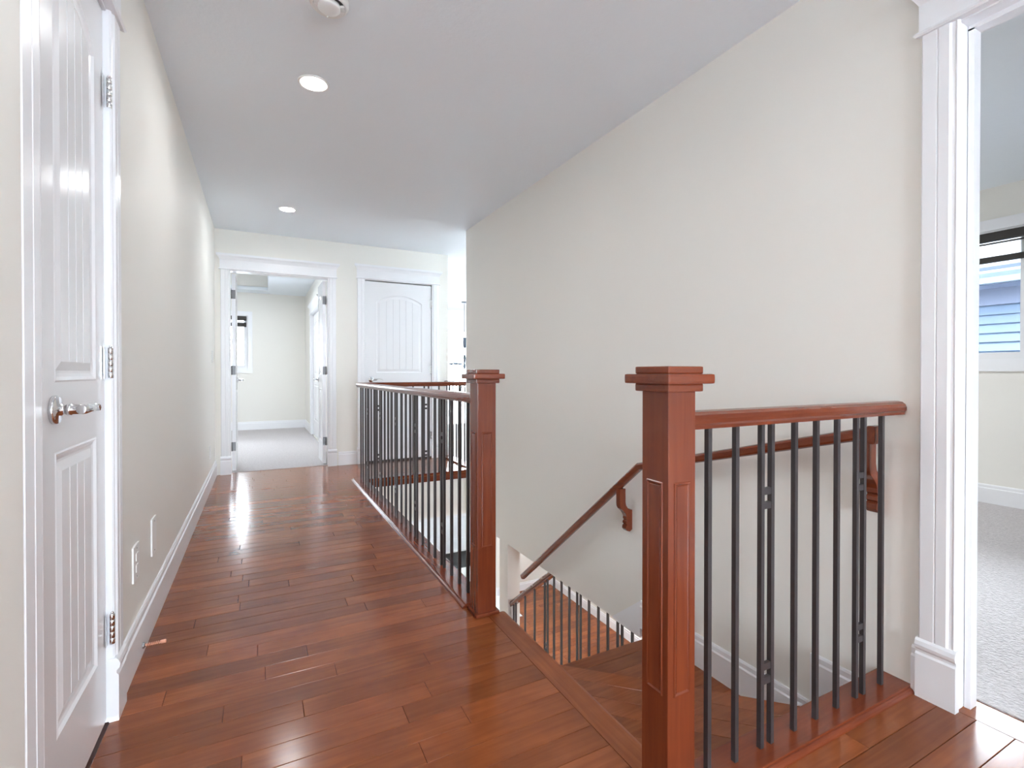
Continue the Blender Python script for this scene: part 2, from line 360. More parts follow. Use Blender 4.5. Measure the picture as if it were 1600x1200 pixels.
base_run('baseboard_far_end', (1.945, YF), (2.055, YF), (0, -1), 'short white baseboard right of the closet door')
base_run('baseboard_right', (XR, .785), (XR, .81), (-1, 0), 'stub of white baseboard beside the right doorway plinth')
base_run('baseboard_bedroom_far', (-3.2, 10.0), (.77, 10.0), (0, -1), 'white baseboard on the back wall of the far bedroom')
base_run('baseboard_bedroom_right', (.77, 8.9), (.77, 10.0), (-1, 0), 'white baseboard right of the far bedroom closet')
base_run('baseboard_room', (5.08, -2.6), (5.08, 4.5), (-1, 0), 'white baseboard under the right bedroom window')
base_run('baseboard_lower_right', (4.98, .9), (4.98, 8.06), (-1, 0), 'white baseboard along the lower room floor', ZM)
base_run('baseboard_lower_far', (3.83, 8.06), (4.98, 8.06), (0, -1), 'white baseboard at the far corner of the lower room', ZM)

# ------------------------------------------------------------------ door trim
def frame3(o, U, W):
    """place (u, w, z): u along the wall, w out of the wall"""
    return lambda u, w_, z: (o[0]+U[0]*u+W[0]*w_, o[1]+U[1]*u+W[1]*w_, z)
def casing_prof(w_, t=.018):
    return [(0, 0), (0, t*.8), (.004, t), (w_*.42, t), (w_*.45, t*.8), (w_*.48, t), (w_*.76, t), (w_*.82, t*.72), (w_*.9, t*.62), (w_*.95, t*.75), (w_, t*.5), (w_, 0)]
def door_trim(name, o, U, W, width, htop, label, cw=.085, left=True, right=True, plinth=True, header=True, cwl=None, depth=WT, bedside=False, jambs=True):
    F = frame3(o, U, W)
    r = root(name, F(0, 0, 0), label, 'trim', None, 'structure')
    zb = .185 if plinth else 0
    for sgn, u0, on, cc in ((-1, 0, left, cwl or cw), (1, width, right, cw)):
        if not on: continue
        p = [(u0+sgn*(cc-a), b) for a, b in casing_prof(cc)]
        obj('casing', M().prism(p, lambda a, b: F(a, b, zb), lambda a, b: F(a, b, htop)), TRIM, r)
        if plinth:
            pr = [(0, 0), (.024, 0), (.024, .135), (.019, .141), (.019, .149), (.026, .156), (.028, .166), (.024, .178), (.018, .185), (0, .185)]
            ua, ub = (u0-.004 if sgn > 0 else u0-cc-.006), (u0+cc+.006 if sgn > 0 else u0+.004)
            obj('plinth_block', M().prism(pr, lambda a, b: F(ua, a, b), lambda a, b: F(ub, a, b)), TRIM, r)
    if header:
        hp = [(0, 0), (.026, 0), (.031, .006), (.026, .014), (.019, .016), (.019, .098), (.022, .104), (.026, .112), (.034, .125), (.046, .136), (.048, .140), (.048, .158), (0, .158)]
        ul, ur = -(cwl or cw), width+cw
        obj('header', M().prism(hp, lambda a, b: F(ul-max(0, a-.012), a, htop+b), lambda a, b: F(ur+max(0, a-.012), a, htop+b)), TRIM, r)
    if jambs:
        j = .016
        obj('jamb', M().prism([(-j, .002), (-.002, .002), (-.002, -depth-.002), (-j, -depth-.002)], lambda a, b: F(a, b, 0), lambda a, b: F(a, b, htop-.005)), TRIM, r)
        obj('jamb', M().prism([(width+j, .002), (width+.002, .002), (width+.002, -depth-.002), (width+j, -depth-.002)], lambda a, b: F(a, b, 0), lambda a, b: F(a, b, htop-.005)), TRIM, r)
        obj('jamb_head', M().prism([(.002, htop-.005), (.002, htop+.02), (-depth-.002, htop+.02), (-depth-.002, htop-.005)], lambda a, b: F(-j, a, b), lambda a, b: F(width+j, a, b)), TRIM, r)
    return r, F
# narrow door in the left wall (u runs along +y, w along +x)
t1, F1 = door_trim('trim_1', (XL, 1.288, 0), (0, 1), (1, 0), .522, 2.075, 'white casing, plinth and header around the narrow left door', cwl=.104)
t2, F2 = door_trim('trim_2', (-.258, YF, 0), (1, 0), (0, -1), .925, 2.06, 'white casing and crown header around the open double doors', bedside=True)
t3, F3 = door_trim('trim_3', (1.066, YF, 0), (1, 0), (0, -1), .782, 2.085, 'white casing and crown header around the closed closet door', depth=.09)
t4, F4 = door_trim('trim_4', (XR, .697, 0), (0, -1), (-1, 0), .81, 2.075, 'white casing and plinth of the right doorway', cw=.092)
obj('door_stop', M().box(XR+.045, XR+.085, .682, .697, 0, 2.06).box(XR+.045, XR+.085, -.113, .697, 2.055, 2.07), TRIM, t4)
t5, F5 = door_trim('trim_5', (.77, 8.79, 0), (0, -1), (-1, 0), 1.22, 1.99, 'white casing around the closet inside the far bedroom', plinth=False)

# ------------------------------------------------------------------ doors
def arch_outline(u0, u1, z0, z1, rise, n=14):
    pts = [(u0, z0), (u1, z0)]
    if rise <= 0: return pts+[(u1, z1), (u0, z1)]
    for i in range(n+1):
        t = i/n; pts.append((u1+(u0-u1)*t, z1+rise*math.sin(PI*t)**.8 if 0 < t < 1 else z1))
    return pts
def scale_in(pts, d):
    return [tuple(p) for p in inset(pts, d)]
def door_leaf(r, F, width, z0, z1, panels, sides=(1,), th=.035, front=0.0, groove=.0555, material=None, rest='panel'):
    """leaf whose front stands at w=front; panels [(u0,u1,z0,z1,rise)] moulded on the sides given (+1 front, -1 back)"""
    material = material or DOOR
    rec = .007
    slab = M(); mid0, mid1 = (front-rec if 1 in sides else front), (front-th+rec if -1 in sides else front-th)
    slab.prism([(0, mid0), (width, mid0), (width, mid1), (0, mid1)], lambda a, b: F(a, b, z0), lambda a, b: F(a, b, z1))
    obj('leaf', slab, material, r)
    for sd in sides:
        wA = front if sd > 0 else front-th; s_ = -1 if sd > 0 else 1          # s_ : direction into the leaf
        fr = M(); P = lambda u, d, z: F(u, wA+s_*d, z)
        us = sorted(panels, key=lambda p: p[2]); ua, ub = us[0][0], us[0][1]
        def slab_(a, b, za, zb): fr.prism([(a, 0), (b, 0), (b, rec), (a, rec)], lambda u, d: P(u, d, za), lambda u, d: P(u, d, zb))
        slab_(0, ua, z0, z1); slab_(ub, width, z0, z1)
        zz = z0
        for p in us:
            slab_(ua, ub, zz, p[2]); zz = p[3]
        top = us[-1]
        if top[4] > 0:
            arc = arch_outline(*top)[2:]
            poly = [(ub, z1)]+arc[:1][0:0]+[(ua, z1)]+arc[::-1]
            fr.prism(poly, lambda u, z: P(u, 0, z), lambda u, z: P(u, rec, z))
        else: slab_(ua, ub, zz, z1)
        obj('stile_frame', fr, material, r)
        for p in us:
            m = M(); o0 = arch_outline(*p); loops = [(0, 0.0), (.004, -.0015), (.012, .004), (.02, rec-.0008), (.026, rec-.0008), (.045, .0015), (.047, .001)]
            rings = []
            for d, w_ in loops:
                q = scale_in(o0, d) if d else o0
                rings.append([P(u, w_, z) for u, z in q])
            n = len(o0); v = [pt for rg in rings for pt in rg]; f = []
            for i in range(len(rings)-1):
                for k in range(n): q = (k+1) % n; f.append((i*n+k, i*n+q, (i+1)*n+q, (i+1)*n+k))
            m.add(v, f)
            q = scale_in(o0, .047); a0, a1 = min(x for x, _ in q), max(x for x, _ in q)
            nb = max(2, round((a1-a0)/groove)); wb = (a1-a0)/nb
            for b in range(nb):
                pl = clip_half(clip_half(q, (1, 0), a0+b*wb+(.0022 if b else 0), False), (1, 0), a0+(b+1)*wb-(.0022 if b < nb-1 else 0), True)
                if len(pl) > 2: m.prism(pl, lambda u, z: P(u, .001, z), lambda u, z: P(u, rec, z))
            obj(rest, m, material, r)
def hinge(r, F, u, w_, z, plate=0, mtl=None):
    mtl = mtl or CHROME
    h = obj('hinge', M().prism([(u-.020, w_-.012), (u+.0, w_-.012), (u+.0, w_-.010), (u-.020, w_-.010)], lambda a, b: F(a, b, z-.045), lambda a, b: F(a, b, z+.045)), mtl, r)
    k = M(); c = F(u, w_, 0)
    for i in range(5): k.lathe([(.0062, 0), (.0066, .0006), (.0066, .0168), (.0062, .0174)], (c[0], c[1], z-.044+i*.0178), 'z', 12)
    k.lathe([(.003, 0), (.0045, .003), (.002, .006)], (c[0], c[1], z+.045), 'z', 10)
    obj('knuckle', k, mtl, h)
    return h
def lever(r, F, u, z, w0, sgn, d=1, big=True, name='door_handle', mtl=None):
    """rosette, neck and scooped lever; sgn = +1 lever points to +u; d = outward sign of w"""
    mtl = mtl or CHROME
    n = 28; m = M()
    ring = lambda rad, w_: [F(u+rad*math.cos(2*PI*k/n), w0+d*w_, z+rad*math.sin(2*PI*k/n)) for k in range(n)]
    v = []; f = []
    pr = [(.0315, 0), (.0315, .006), (.0295, .009), (.013, .010), (.013, .016), (.0105, .017), (.0105, .022), (.0125, .023), (.0125, .032), (.0105, .033), (.0105, .052)]
    for a, b in pr: v += ring(a, b)
    for i in range(len(pr)-1):
        for k in range(n): q = (k+1) % n; f.append((i*n+k, i*n+q, (i+1)*n+q, (i+1)*n+k))
    m.add(v, f, True); m.add(v, [tuple(range(n)), tuple((len(pr)-1)*n+k for k in range(n))])
    h = obj(name, m, mtl, r)
    b = M(); P = lambda a, w_, zz: F(u+sgn*a, w0+d*w_, z+zz)
    # sections along the lever: (a, w, zc, half height, half thickness)
    sec = [(-.011, .050, 0, .0105, .009), (.0, .052, 0, .0115, .0105), (.035, .052, .0, .0115, .0105), (.055, .052, .0, .0113, .0105), (.060, .052, .005, .0065, .0105),
           (.072, .051, .0075, .0035, .011), (.088, .0495, .007, .003, .011), (.104, .048, .004, .003, .0105), (.117, .047, -.002, .0028, .0095), (.126, .046, -.010, .0024, .007)]
    sg = 12; v = []; f = []
    for a, w_, zc, hh, ht in sec:
        for k in range(sg):
            t = 2*PI*k/sg; v.append(P(a, w_+ht*math.cos(t), zc+hh*math.sin(t)))
    for i in range(len(sec)-1):
        for k in range(sg): q = (k+1) % sg; f.append((i*sg+k, i*sg+q, (i+1)*sg+q, (i+1)*sg+k))
    b.add(v, f, True); b.add(v, [tuple(range(sg)), tuple((len(sec)-1)*sg+k for k in range(sg))])
    obj('lever', b, mtl, h)
    return h
# door 1: leaf sits a little behind the casing face; panels measured from the latch side
d1 = root('door_1', (XL, 1.291, 0), 'narrow white two panel door with chrome lever on the left hall wall', 'door', None, 'structure')
G1 = frame3((XL, 1.291, 0), (0, 1), (1, 0))
door_leaf(d1, G1, .516, .010, 2.065, [(.125, .432, .21, .845, 0), (.125, .432, 1.00, 1.885, .08)], front=-.006, groove=.06)
lever(d1, G1, .118, .940, -.006, 1)
for z in (1.835, 1.05, .272): hinge(d1, G1, .520, .008, z)
# double doors of the bedroom, both swung in
for nm, ux, sg in (('door_2', -.252, 1), ('door_3', .661, -1)):
    d = root(nm, (ux, 5.835, 0), 'white bedroom door leaf swung inward on the %s side of the double doorway' % ('left' if sg > 0 else 'right'), 'door', None, 'structure')
    G = frame3((ux+sg*.035, 5.835, 0), (0, 1), (sg, 0))
    door_leaf(d, G, .452, .012, 2.045, [(.095, .36, .245, .85, 0), (.095, .36, 1.0, 1.84, .07)])
    lever(d, G, .400, .945, 0, -1)
    for z in (1.835, 1.05, .262):
        hx = ux+sg*.0175
        hg = obj('hinge', M().box(hx-.0155, hx+.0155, 5.832, 5.8355, z-.045, z+.045), HINGE, d)
        obj('knuckle', M().lathe([(.006, -.046), (.006, .046)], (ux-sg*.001, 5.829, z), 'z', 10), HINGE, hg)
d4 = root('door_4', (1.07, YF, 0), 'closed white arched panel closet door at the end of the hall', 'door', None, 'structure')
G4 = frame3((1.070, YF, 0), (1, 0), (0, -1))
door_leaf(d4, G4, .774, .020, 2.068, [(.115, .665, .245, .85, 0), (.115, .665, 1.02, 1.845, .085)], front=-.008, groove=.075)
lever(d4, G4, .062, .948, -.008, 1)
for z in (1.854, 1.06, .273): hinge(d4, G4, .776, .004, z)
obj('gap_shade_strip', M().box(1.068, 1.846, YF+.012, YF+.06, .001, .02), SLOT, d4)  # dark strip filling the gap under the leaf, standing in for its shade
d5 = root('door_5', (.80, 8.79, 0), 'white closet door inside the far bedroom', 'door', None, 'structure')
G5 = frame3((.80, 8.785, 0), (0, -1), (-1, 0))
door_leaf(d5, G5, 1.21, .012, 1.97, [(.12, 1.09, .245, .85, 0), (.12, 1.09, 1.0, 1.8, .05)], front=-.0, groove=.09)
for nm, xa, sd in (('door_6', 2.6, 'left'), ('door_7', 3.525, 'right')):
    d = root(nm, (xa, 10.55, ZM), 'white %s front door leaf at the far end of the lower foyer' % sd, 'door', None, 'structure')
    G = frame3((xa, 10.55, 0), (1, 0), (0, -1))
    door_leaf(d, G, .92, ZM+.012, ZM+2.06, [(.14, .78, ZM+.25, ZM+.8, 0), (.14, .78, ZM+1.35, ZM+1.9, 0)], front=.03)
    lever(d, G, .86 if sd == 'left' else .06, ZM+.98, .03, -1 if sd == 'left' else 1, mtl=NICKEL)

# ------------------------------------------------------------------ windows
def window(name, F, width, z0, z1, label, mull=(), cas=.075, depth=.11, sill=True, divz=()):
    """F(u, w, z): w=0 at the room face of the wall, w<0 into the wall"""
    r = root(name, F(0, 0, z0), label, 'window', None, 'structure')
    c = M(); t = .018
    def bx(m, u0, u1, w0, w1, za, zb): m.prism([(u0, w0), (u1, w0), (u1, w1), (u0, w1)], lambda a, b: F(a, b, za), lambda a, b: F(a, b, zb))
    bx(c, -cas, 0, 0, t, z0-cas, z1+cas); bx(c, width, width+cas, 0, t, z0-cas, z1+cas); bx(c, 0, width, 0, t, z1, z1+cas); bx(c, 0, width, 0, t, z0-cas, z0)
    obj('casing', c, TRIM, r)
    j = M(); bx(j, 0, .012, -depth, 0, z0, z1); bx(j, width-.012, width, -depth, 0, z0, z1); bx(j, .012, width-.012, -depth, 0, z1-.012, z1); bx(j, .012, width-.012, -depth, 0, z0, z0+.012)
    obj('window_sill', j, TRIM, r)
    e = [.012]+list(mull)+[width-.012]
    for i in range(len(e)-1):
        a, b = e[i], e[i+1]; fw = .05; s = M()
        bx(s, a, a+fw, -.1, -.045, z0+.012, z1-.012); bx(s, b-fw, b, -.1, -.045, z0+.012, z1-.012)
        bx(s, a+fw, b-fw, -.1, -.045, z1-.012-fw, z1-.012); bx(s, a+fw, b-fw, -.1, -.045, z0+.012, z0+.012+fw)
        for zd in divz: bx(s, a+fw, b-fw, -.085, -.06, zd-.012, zd+.012)
        sh = obj('sash', s, VINYL, r)
        g = M(); bx(g, a+fw-.004, b-fw+.004, -.075, -.069, z0+.058, z1-.058); obj('pane', g, GLASS, sh)
    return r
Wb = frame3((-1.70, 10.0, 0), (1, 0), (0, -1))
window('window_1', Wb, 1.515, 1.10, 2.05, 'white framed window in the back wall of the far bedroom', mull=(.76,), divz=(1.62,))
Wr = frame3((5.08, 2.45, 0), (0, -1), (-1, 0))
window('window_2', Wr, 2.2, 1.12, 2.13, 'white window in the right bedroom looking at blue siding', mull=(.95, 1.6), cas=.085)
Wf = frame3((3.10, 10.55, 0), (1, 0), (0, -1))
window('window_3', Wf, 1.75, -.2, 2.03, 'bright white foyer window beyond the chandelier', mull=(.62, 1.2))
Wv = frame3((6.5, 7.4, 0), (0, -1), (-1, 0))
window('added_window_foyer', Wv, 1.2, .9, 2.1, 'unseen white side window added to light the open foyer', mull=(.6,))  # unseen window, added to let more daylight into the foyer
portal((6.53, 6.8, 1.5), (0, PI/2, 0), 1.2, 1.2)
Wl = frame3((4.98, 7.1, 0), (0, -1), (-1, 0))
window('added_window_lower', Wl, 2.2, ZM+.6, ZM+2.2, 'unseen white window added to light the lower room by the stairs', mull=(1.1,))  # unseen window, added to put light on the lower floor
portal((5.01, 6.0, ZM+1.4), (0, PI/2, 0), 1.6, 2.2)
Wk = frame3((1.6, YB, 0), (-1, 0), (0, 1))
window('assumed_window_hall', Wk, 1.7, .3, 2.2, 'unseen white window assumed behind the viewpoint to light the hall', mull=(.85,))  # unseen window, assumed from cool light on the newel fronts, to daylight the hall
portal((.75, YB-.03, 1.25), (PI/2, 0, 0), 1.7, 1.9)
portal((-.94, 10.03, 1.57), (-PI/2, 0, 0), 1.5, .95)
portal((5.1, 1.35, 1.62), (0, PI/2, 0), 1.02, 2.25)
portal((3.975, 10.58, .92), (-PI/2, 0, 0), 1.75, 2.25)
def zebra(name, F, u0, u1, ztop, bands, label, rail):
    r = root(name, F((u0+u1)/2, 0, ztop), label, 'blind')
    m = M(); P = lambda za, zb, w0, w1, mm: mm.prism([(u0, w0), (u1, w0), (u1, w1), (u0, w1)], lambda a, b: F(a, b, za), lambda a, b: F(a, b, zb))
    P(ztop-.065, ztop, -.05, .012, m); obj('cassette', m, SHADE, r, .004)
    z = ztop-.065
    for h, dark in bands:
        b = M(); P(z-h, z, -.026, -.022, b); obj('dark_band' if dark else 'sheer_band', b, SHADE if dark else SHEER, r); z -= h
    b = M(); P(z-.018, z, -.032, -.016, b); obj('bottom_rail', b, SHADE, r, .002)
    return r
zebra('roller_blind', Wr, .02, 2.18, 2.115, [(.008, False), (.014, True), (.095, False), (.03, True)], 'dark striped roller blind pulled up in the right bedroom window', 0)
zebra('roller_blind', Wb, .02, 1.495, 2.04, [(.012, True), (.035, False), (.06, True)], 'dark striped roller blind pulled up in the far bedroom window', 0)

# ------------------------------------------------------------------ neighbouring house and ground
nh = root('house', (8.5, 1.5, -3.2), 'neighbouring house with pale blue lap siding outside the right bedroom window', 'house')
obj('wall_core', M().box(8.56, 9.4, -6, 9, -3.2, 2.2), SIDING, nh)
sb = M().prism([(8.50, 0), (8.538, .119), (8.56, .119), (8.56, -.004), (8.50, -.004)], lambda x, z: (x, -6, z), lambda x, z: (x, 9, z))
first = None
for i in range(19):
    z = 1.79-.119*i
    if first is None: first = obj('siding_board', M().add([(a, b, c+z) for a, b, c in sb.v], sb.f), SIDING, nh)
    else: dup(first, (0, 0, -.119*i), nh)
obj('frieze', M().box(8.48, 8.56, -6, 9, 1.91, 2.16), SOFFIT, nh)
obj('soffit', M().box(8.1, 8.5, -6, 9, 2.12, 2.15), SOFFIT, nh)
obj('gutter', M().prism([(8.0, 2.13), (8.1, 2.13), (8.1, 2.28), (7.96, 2.28), (7.95, 2.25), (7.99, 2.2)], lambda x, z: (x, -6, z), lambda x, z: (x, 9, z)), GUTTER, nh)
obj('roof', M().prism([(7.98, 2.27), (9.4, 2.85), (9.4, 2.9), (7.98, 2.33)], lambda x, z: (x, -6, z), lambda x, z: (x, 9, z)), ROOF, nh)
struct('ground', M().box(-60, 60, -60, 80, -3.4, -3.2), GROUND, 'pale ground outside the house', 'ground')

# ------------------------------------------------------------------ staircase
RISE = .19
st = root('staircase', (1.38, 1.98, -.38), 'reddish maple winder stairs going down beside the tall cream wall', 'stairs', None, 'structure')
XA, XB = .912, XR-.001
def tread(poly, z, n, edge, name='tread'):
    """boards of a tread, laid parallel to its nosing; n is the unit normal pointing off the front edge, edge = n.p on the front edge"""
    core = obj(name, M().board(poly if area(poly) else poly, z-.035, z-.012, .001), SUB, st)
    d = edge; w_ = .078; i = 0
    while True:
        pl = clip_half(clip_half(poly, n, d, True), n, d-w_, False)
        if len(pl) < 3 or area(pl) < 1e-4:
            if i > 12 or i and len(pl) < 3: break
        if len(pl) >= 3 and area(pl) > 1e-4:
            mm = FLOORX if abs(n[1]) > abs(n[0]) else FLOORY
            obj('nosing_board' if i == 0 else 'plank', M().board(inset(pl, .0004), z-.0118, z), mm, core)
        d -= w_; w_ = PW; i += 1
        if i > 14: break
    return core
# diagonal front edge of the first winder: from A at the newel to B at the right wall
A, B = Vector((XA, 1.905)), Vector((XB, .985))
dr = (B-A).normalized(); nn = Vector((-dr.y, dr.x))
if nn.y < 0: nn = -nn
tread([(XA, .90), (XB, .90), (XB, .985), (XA, 1.905)], -RISE, (nn.x, nn.y), nn.dot(A))
A2 = A-nn*.025; B2 = B-nn*.025
obj('riser', M().prism([(A2.x, A2.y), (B2.x, B2.y), (B2.x-nn.x*.015, B2.y-nn.y*.015), (A2.x-nn.x*.015, A2.y-nn.y*.015)], lambda x, y: (x, y, -2*RISE), lambda x, y: (x, y, -RISE-.035)), CHX, st)
tread([(XA, 1.86), (XB, .95), (XB, 1.978), (XA, 1.978)], -2*RISE, (0, 1), 1.978)
RUN = .24
tp = None
for i in range(13):
    ya = 1.978+RUN*i; z = -RISE*(3+i)
    obj('riser', M().box(XA, XB, ya-.04, ya-.025, z-.012, z+RISE-.035), CHX, st)
    tread([(XA, ya-.03), (XB, ya-.03), (XB, ya+RUN), (XA, ya+RUN)], z, (0, 1), ya+RUN)
obj('riser', M().box(XA, XB, 1.978+13*RUN-.04, 1.978+13*RUN-.025, ZM, -RISE*15-.035), CHX, st)
# skirt on the right wall follows the landings and the flight
sk = root('baseboard_stair', (XR, 1.5, -.38), 'white stepped baseboard following the stairs down the cream wall', 'baseboard', None, 'structure')
def skirt(p, q):
    bb = [(a, b) for a, b in BB]
    obj('skirt_board', M().prism(bb, lambda a, b: (XR-a, p[0], p[1]+b), lambda a, b: (XR-a, q[0], q[1]+b)), TRIM, sk)
skirt((.915, -RISE), (1.13, -RISE)); skirt((.985, -2*RISE), (2.07, -2*RISE))
obj('skirt_board', M().box(XR-.012, XR, .985, 1.13, -2*RISE, -RISE+.002).box(XR-.0165, XR, 1.118, 1.132, -RISE-.19, -RISE+.15), TRIM, sk)
sl = RISE/RUN
zt_ = lambda y, d: -.229-d-(y-2.07)*sl
for d0, d1_, t in ((0, .010, .006), (.010, .034, .010), (.034, .6, .015)):
    ye = lambda d: 2.07+(-.229-d-ZS)/sl
    pg = [(2.07, -.229-d0), (2.07, max(ZS, -.229-d1_))]+([(ye(d1_), ZS)] if -.229-d1_ > ZS else [])+[(ye(d0), ZS)]
    obj('skirt_board', M().prism(pg, lambda y, z: (XR-t, y, z), lambda y, z: (XR, y, z)), TRIM, sk)
obj('stringer', M().prism([(2.0, -.56), (2.0, -.80), (5.0, -.80-3*sl), (5.1, ZM), (5.1, ZM+.16)], lambda y, z: (XR+.001, y, z), lambda y, z: (XR+.09, y, z)), TRIM, sk)

# ------------------------------------------------------------------ newel posts
def newel(x, y, z0, label):
    r = root('newel_post', (x, y, z0), label, 'newel post')
    h = .042
    obj('shaft', M().box(x-h, x+h, y-h, y+h, z0, .979), CHZ, r, .0025)
    cap = obj('cap', M().box(x-.054, x+.054, y-.054, y+.054, .978, .9965).box(x-.054, x+.054, y-.054, y+.054, 1.0185, 1.036), CHX, r, .004)
    obj('cap_plate', M().box(x-.072, x+.072, y-.072, y+.072, .996, 1.0187), CHX, cap, .006)
    for k in range(4):
        nx, ny = ((-1, 0), (0, -1), (1, 0), (0, 1))[k]; tx_, ty = -ny, nx
        Pn = lambda u, w_, z: (x+nx*(h+w_)+tx_*u, y+ny*(h+w_)+ty*u, z)
        # picture-frame moulding round a slightly raised panel
        m = M(); za, zb, uw = .288, .773, .0255
        for lp in range(1):
            rings = []
            for d, w_ in ((0, 0.0), (.0015, .0028), (.004, .0032), (.0065, .001), (.008, .0004), (.0095, .0018), (.012, .0018)):
                rings.append([Pn(-uw+d, w_, za+d), Pn(uw-d, w_, za+d), Pn(uw-d, w_, zb-d), Pn(-uw+d, w_, zb-d)])
            v = [p for rg in rings for p in rg]; f = []
            for i in range(len(rings)-1):
                for q in range(4): f.append((i*4+q, i*4+(q+1) % 4, i*4+4+(q+1) % 4, i*4+4+q))
            f.append(tuple(len(v)-4+q for q in range(4))); m.add(v, f)
        obj('panel', m, CHZ, r)
    bm_ = M(); q = h+.012
    for a, b, c, d in ((-q, q, -q, -h), (-q, q, h, q), (-q, -h, -h, h), (h, q, -h, h)):
        bm_.box(x+a, x+b, y+c, y+d, z0, z0+.014)
    obj('base_moulding', bm_, CHX, r, .004)
    return r
newel(.850, 1.926, .0005, 'square cherry stained newel post at the end of the long hall railing')
newel(.852, .855, .0005, 'square cherry stained newel post nearest the viewer at the top of the stairs')

# ------------------------------------------------------------------ railings
RAIL = [(-.024, 0), (.024, 0), (.025, .008), (.029, .014), (.030, .024), (.026, .034), (.017, .041), (.006, .0435), (-.006, .0435), (-.017, .041), (-.026, .034), (-.030, .024), (-.029, .014), (-.025, .008)]
BS = .0064
def baluster_mesh(h):
    m = M().box(-BS, BS, -BS, BS, 0, h); me = bpy.data.meshes.new('baluster'); me.from_pydata(m.v, [], m.f); me.materials.append(IRON); me.update(); return me
def rung_mesh(ax, l):
    a = l/2
    m = M().box(-a, a, -.005, .005, -.009, .009) if ax == 'x' else M().box(-.005, .005, -a, a, -.009, .009)
    me = bpy.data.meshes.new('rung'); me.from_pydata(m.v, [], m.f); me.materials.append(IRON); me.update(); return me
BM = baluster_mesh(.889-.018); RX, RY = rung_mesh('x', .032), rung_mesh('y', .032)
def put(r, name, me, loc):
    o = bpy.data.objects.new(name, me); COL.objects.link(o); o.parent = r; o.location = Vector(loc)-r.location; return o
def balusters(r, items, ax, fix, z0=.018):
    for it in items:
        c = it if isinstance(it, tuple) else (it,)
        for v in c: put(r, 'baluster', BM, (v, fix, z0) if ax == 'x' else (fix, v, z0))
        if len(c) == 2:
            md = sum(c)/2
            for z in (.195, .233, .666, .704): put(r, 'rung', RX if ax == 'x' else RY, (md, fix, z) if ax == 'x' else (fix, md, z))
# long U-shaped guard round the stair opening
g1 = root('guard_railing', (.845, 3.4, 0), 'long dark baluster guard railing with cherry handrail around the far stair opening', 'railing', 'hall railings')
obj('handrail', M().sweep(RAIL, [(.845, 1.9690, .889), (.845, 4.80, .889), (2.03, 4.80, .889), (2.03, 5.709, .889)]), CHY, g1)
obj('shoe_rail', M().box(.792, .900, 1.9815, 4.855, 0, .018), CHY, g1, .003)
obj('shoe_rail', M().box(.900, 2.085, 4.745, 4.855, 0, .018), CHX, g1, .003)
obj('shoe_rail', M().box(1.975, 2.085, 4.856, 5.709, 0, .018), CHY, g1, .003)
qr = [(0, 0), (0, .013), (-.004, .0125), (-.009, .009), (-.0125, .004), (-.013, 0)]
obj('shoe_moulding', M().prism(qr, lambda a, b: (.792+a, 1.9815, b), lambda a, b: (.792+a, 4.855, b)), CHY, g1)
obj('shoe_moulding', M().prism(qr, lambda a, b: (.79, 4.855-a, b), lambda a, b: (1.975, 4.855-a, b)), CHX, g1)
balusters(g1, [2.083, 2.19, 2.297, (2.407, 2.450), 2.557, 2.67, 2.786, (2.898, 2.943), 3.046, 3.152, 3.266, (3.385, 3.430), 3.534, 3.645, 3.758, (3.870, 3.920), 4.032, 4.142, 4.262, (4.372, 4.425), 4.518, 4.64, 4.74], 'y', .845)
balusters(g1, [(.99, 1.035), 1.14, 1.25, 1.36, (1.475, 1.52), 1.63, 1.74, 1.85, 1.945], 'x', 4.80)
balusters(g1, [4.88, 4.99, 5.10, (5.21, 5.255), 5.36, 5.47, 5.58, 5.68], 'y', 2.03)
# short guard at the top of the stairs
g3 = root('guard_railing', (1.38, .86, 0), 'short dark baluster guard railing between the nearest newel post and the right doorway', 'railing', 'hall railings')
obj('handrail', M().sweep(RAIL, [(.8955, .86, .886), (XR-.001, .86, .886)]), CHX, g3)
obj('shoe_rail', M().box(.9075, XR-.001, .812, .912, 0, .018), CHX, g3, .003)
obj('shoe_moulding', M().prism(qr, lambda a, b: (.9075, .812+a, b), lambda a, b: (XR-.001, .812+a, b)), CHX, g3)
balusters(g3, [.990, 1.090, (1.190, 1.231), 1.332, 1.432, 1.535, (1.635, 1.675), 1.778], 'x', .86)
# lower guard under the cream wall
g5 = root('stair_railing', (1.925, 3.0, -1.0), 'sloping dark baluster railing of the lower stair flight under the cream wall', 'railing', 'hall railings')
zr = lambda y: -.495-(y-3.094)*.765
obj('handrail', M().sweep(RAIL, [(1.915, 3.0, zr(3.0)), (1.915, 3.708, zr(3.708))]), CHY, g5)
obj('shoe_rail', M().prism([(2.1, -.60), (2.1, -.64), (4.9, -.64-2.8*sl), (4.9, -.60-2.8*sl)], lambda y, z: (1.89, y, z), lambda y, z: (1.94, y, z)), CHY, g5)
def lowbal(y, ztop):
    zb = -.60-(y-2.1)*sl
    obj('baluster', M().box(1.915-BS, 1.915+BS, y-BS, y+BS, zb, ztop), IRON, g5)
for y in (3.650, 3.690, 3.49, 3.335, 3.18, 3.14): lowbal(y, zr(y)+.003)
for y in (3.05, 2.95, 2.85, 2.755, 2.715, 2.62, 2.52, 2.425, 2.33, 2.29, 2.20): lowbal(y, ZS)
for z in (-1.02, -1.06): obj('rung', M().box(1.91, 1.92, 3.14, 3.18, z-.009, z+.009), IRON, g5)

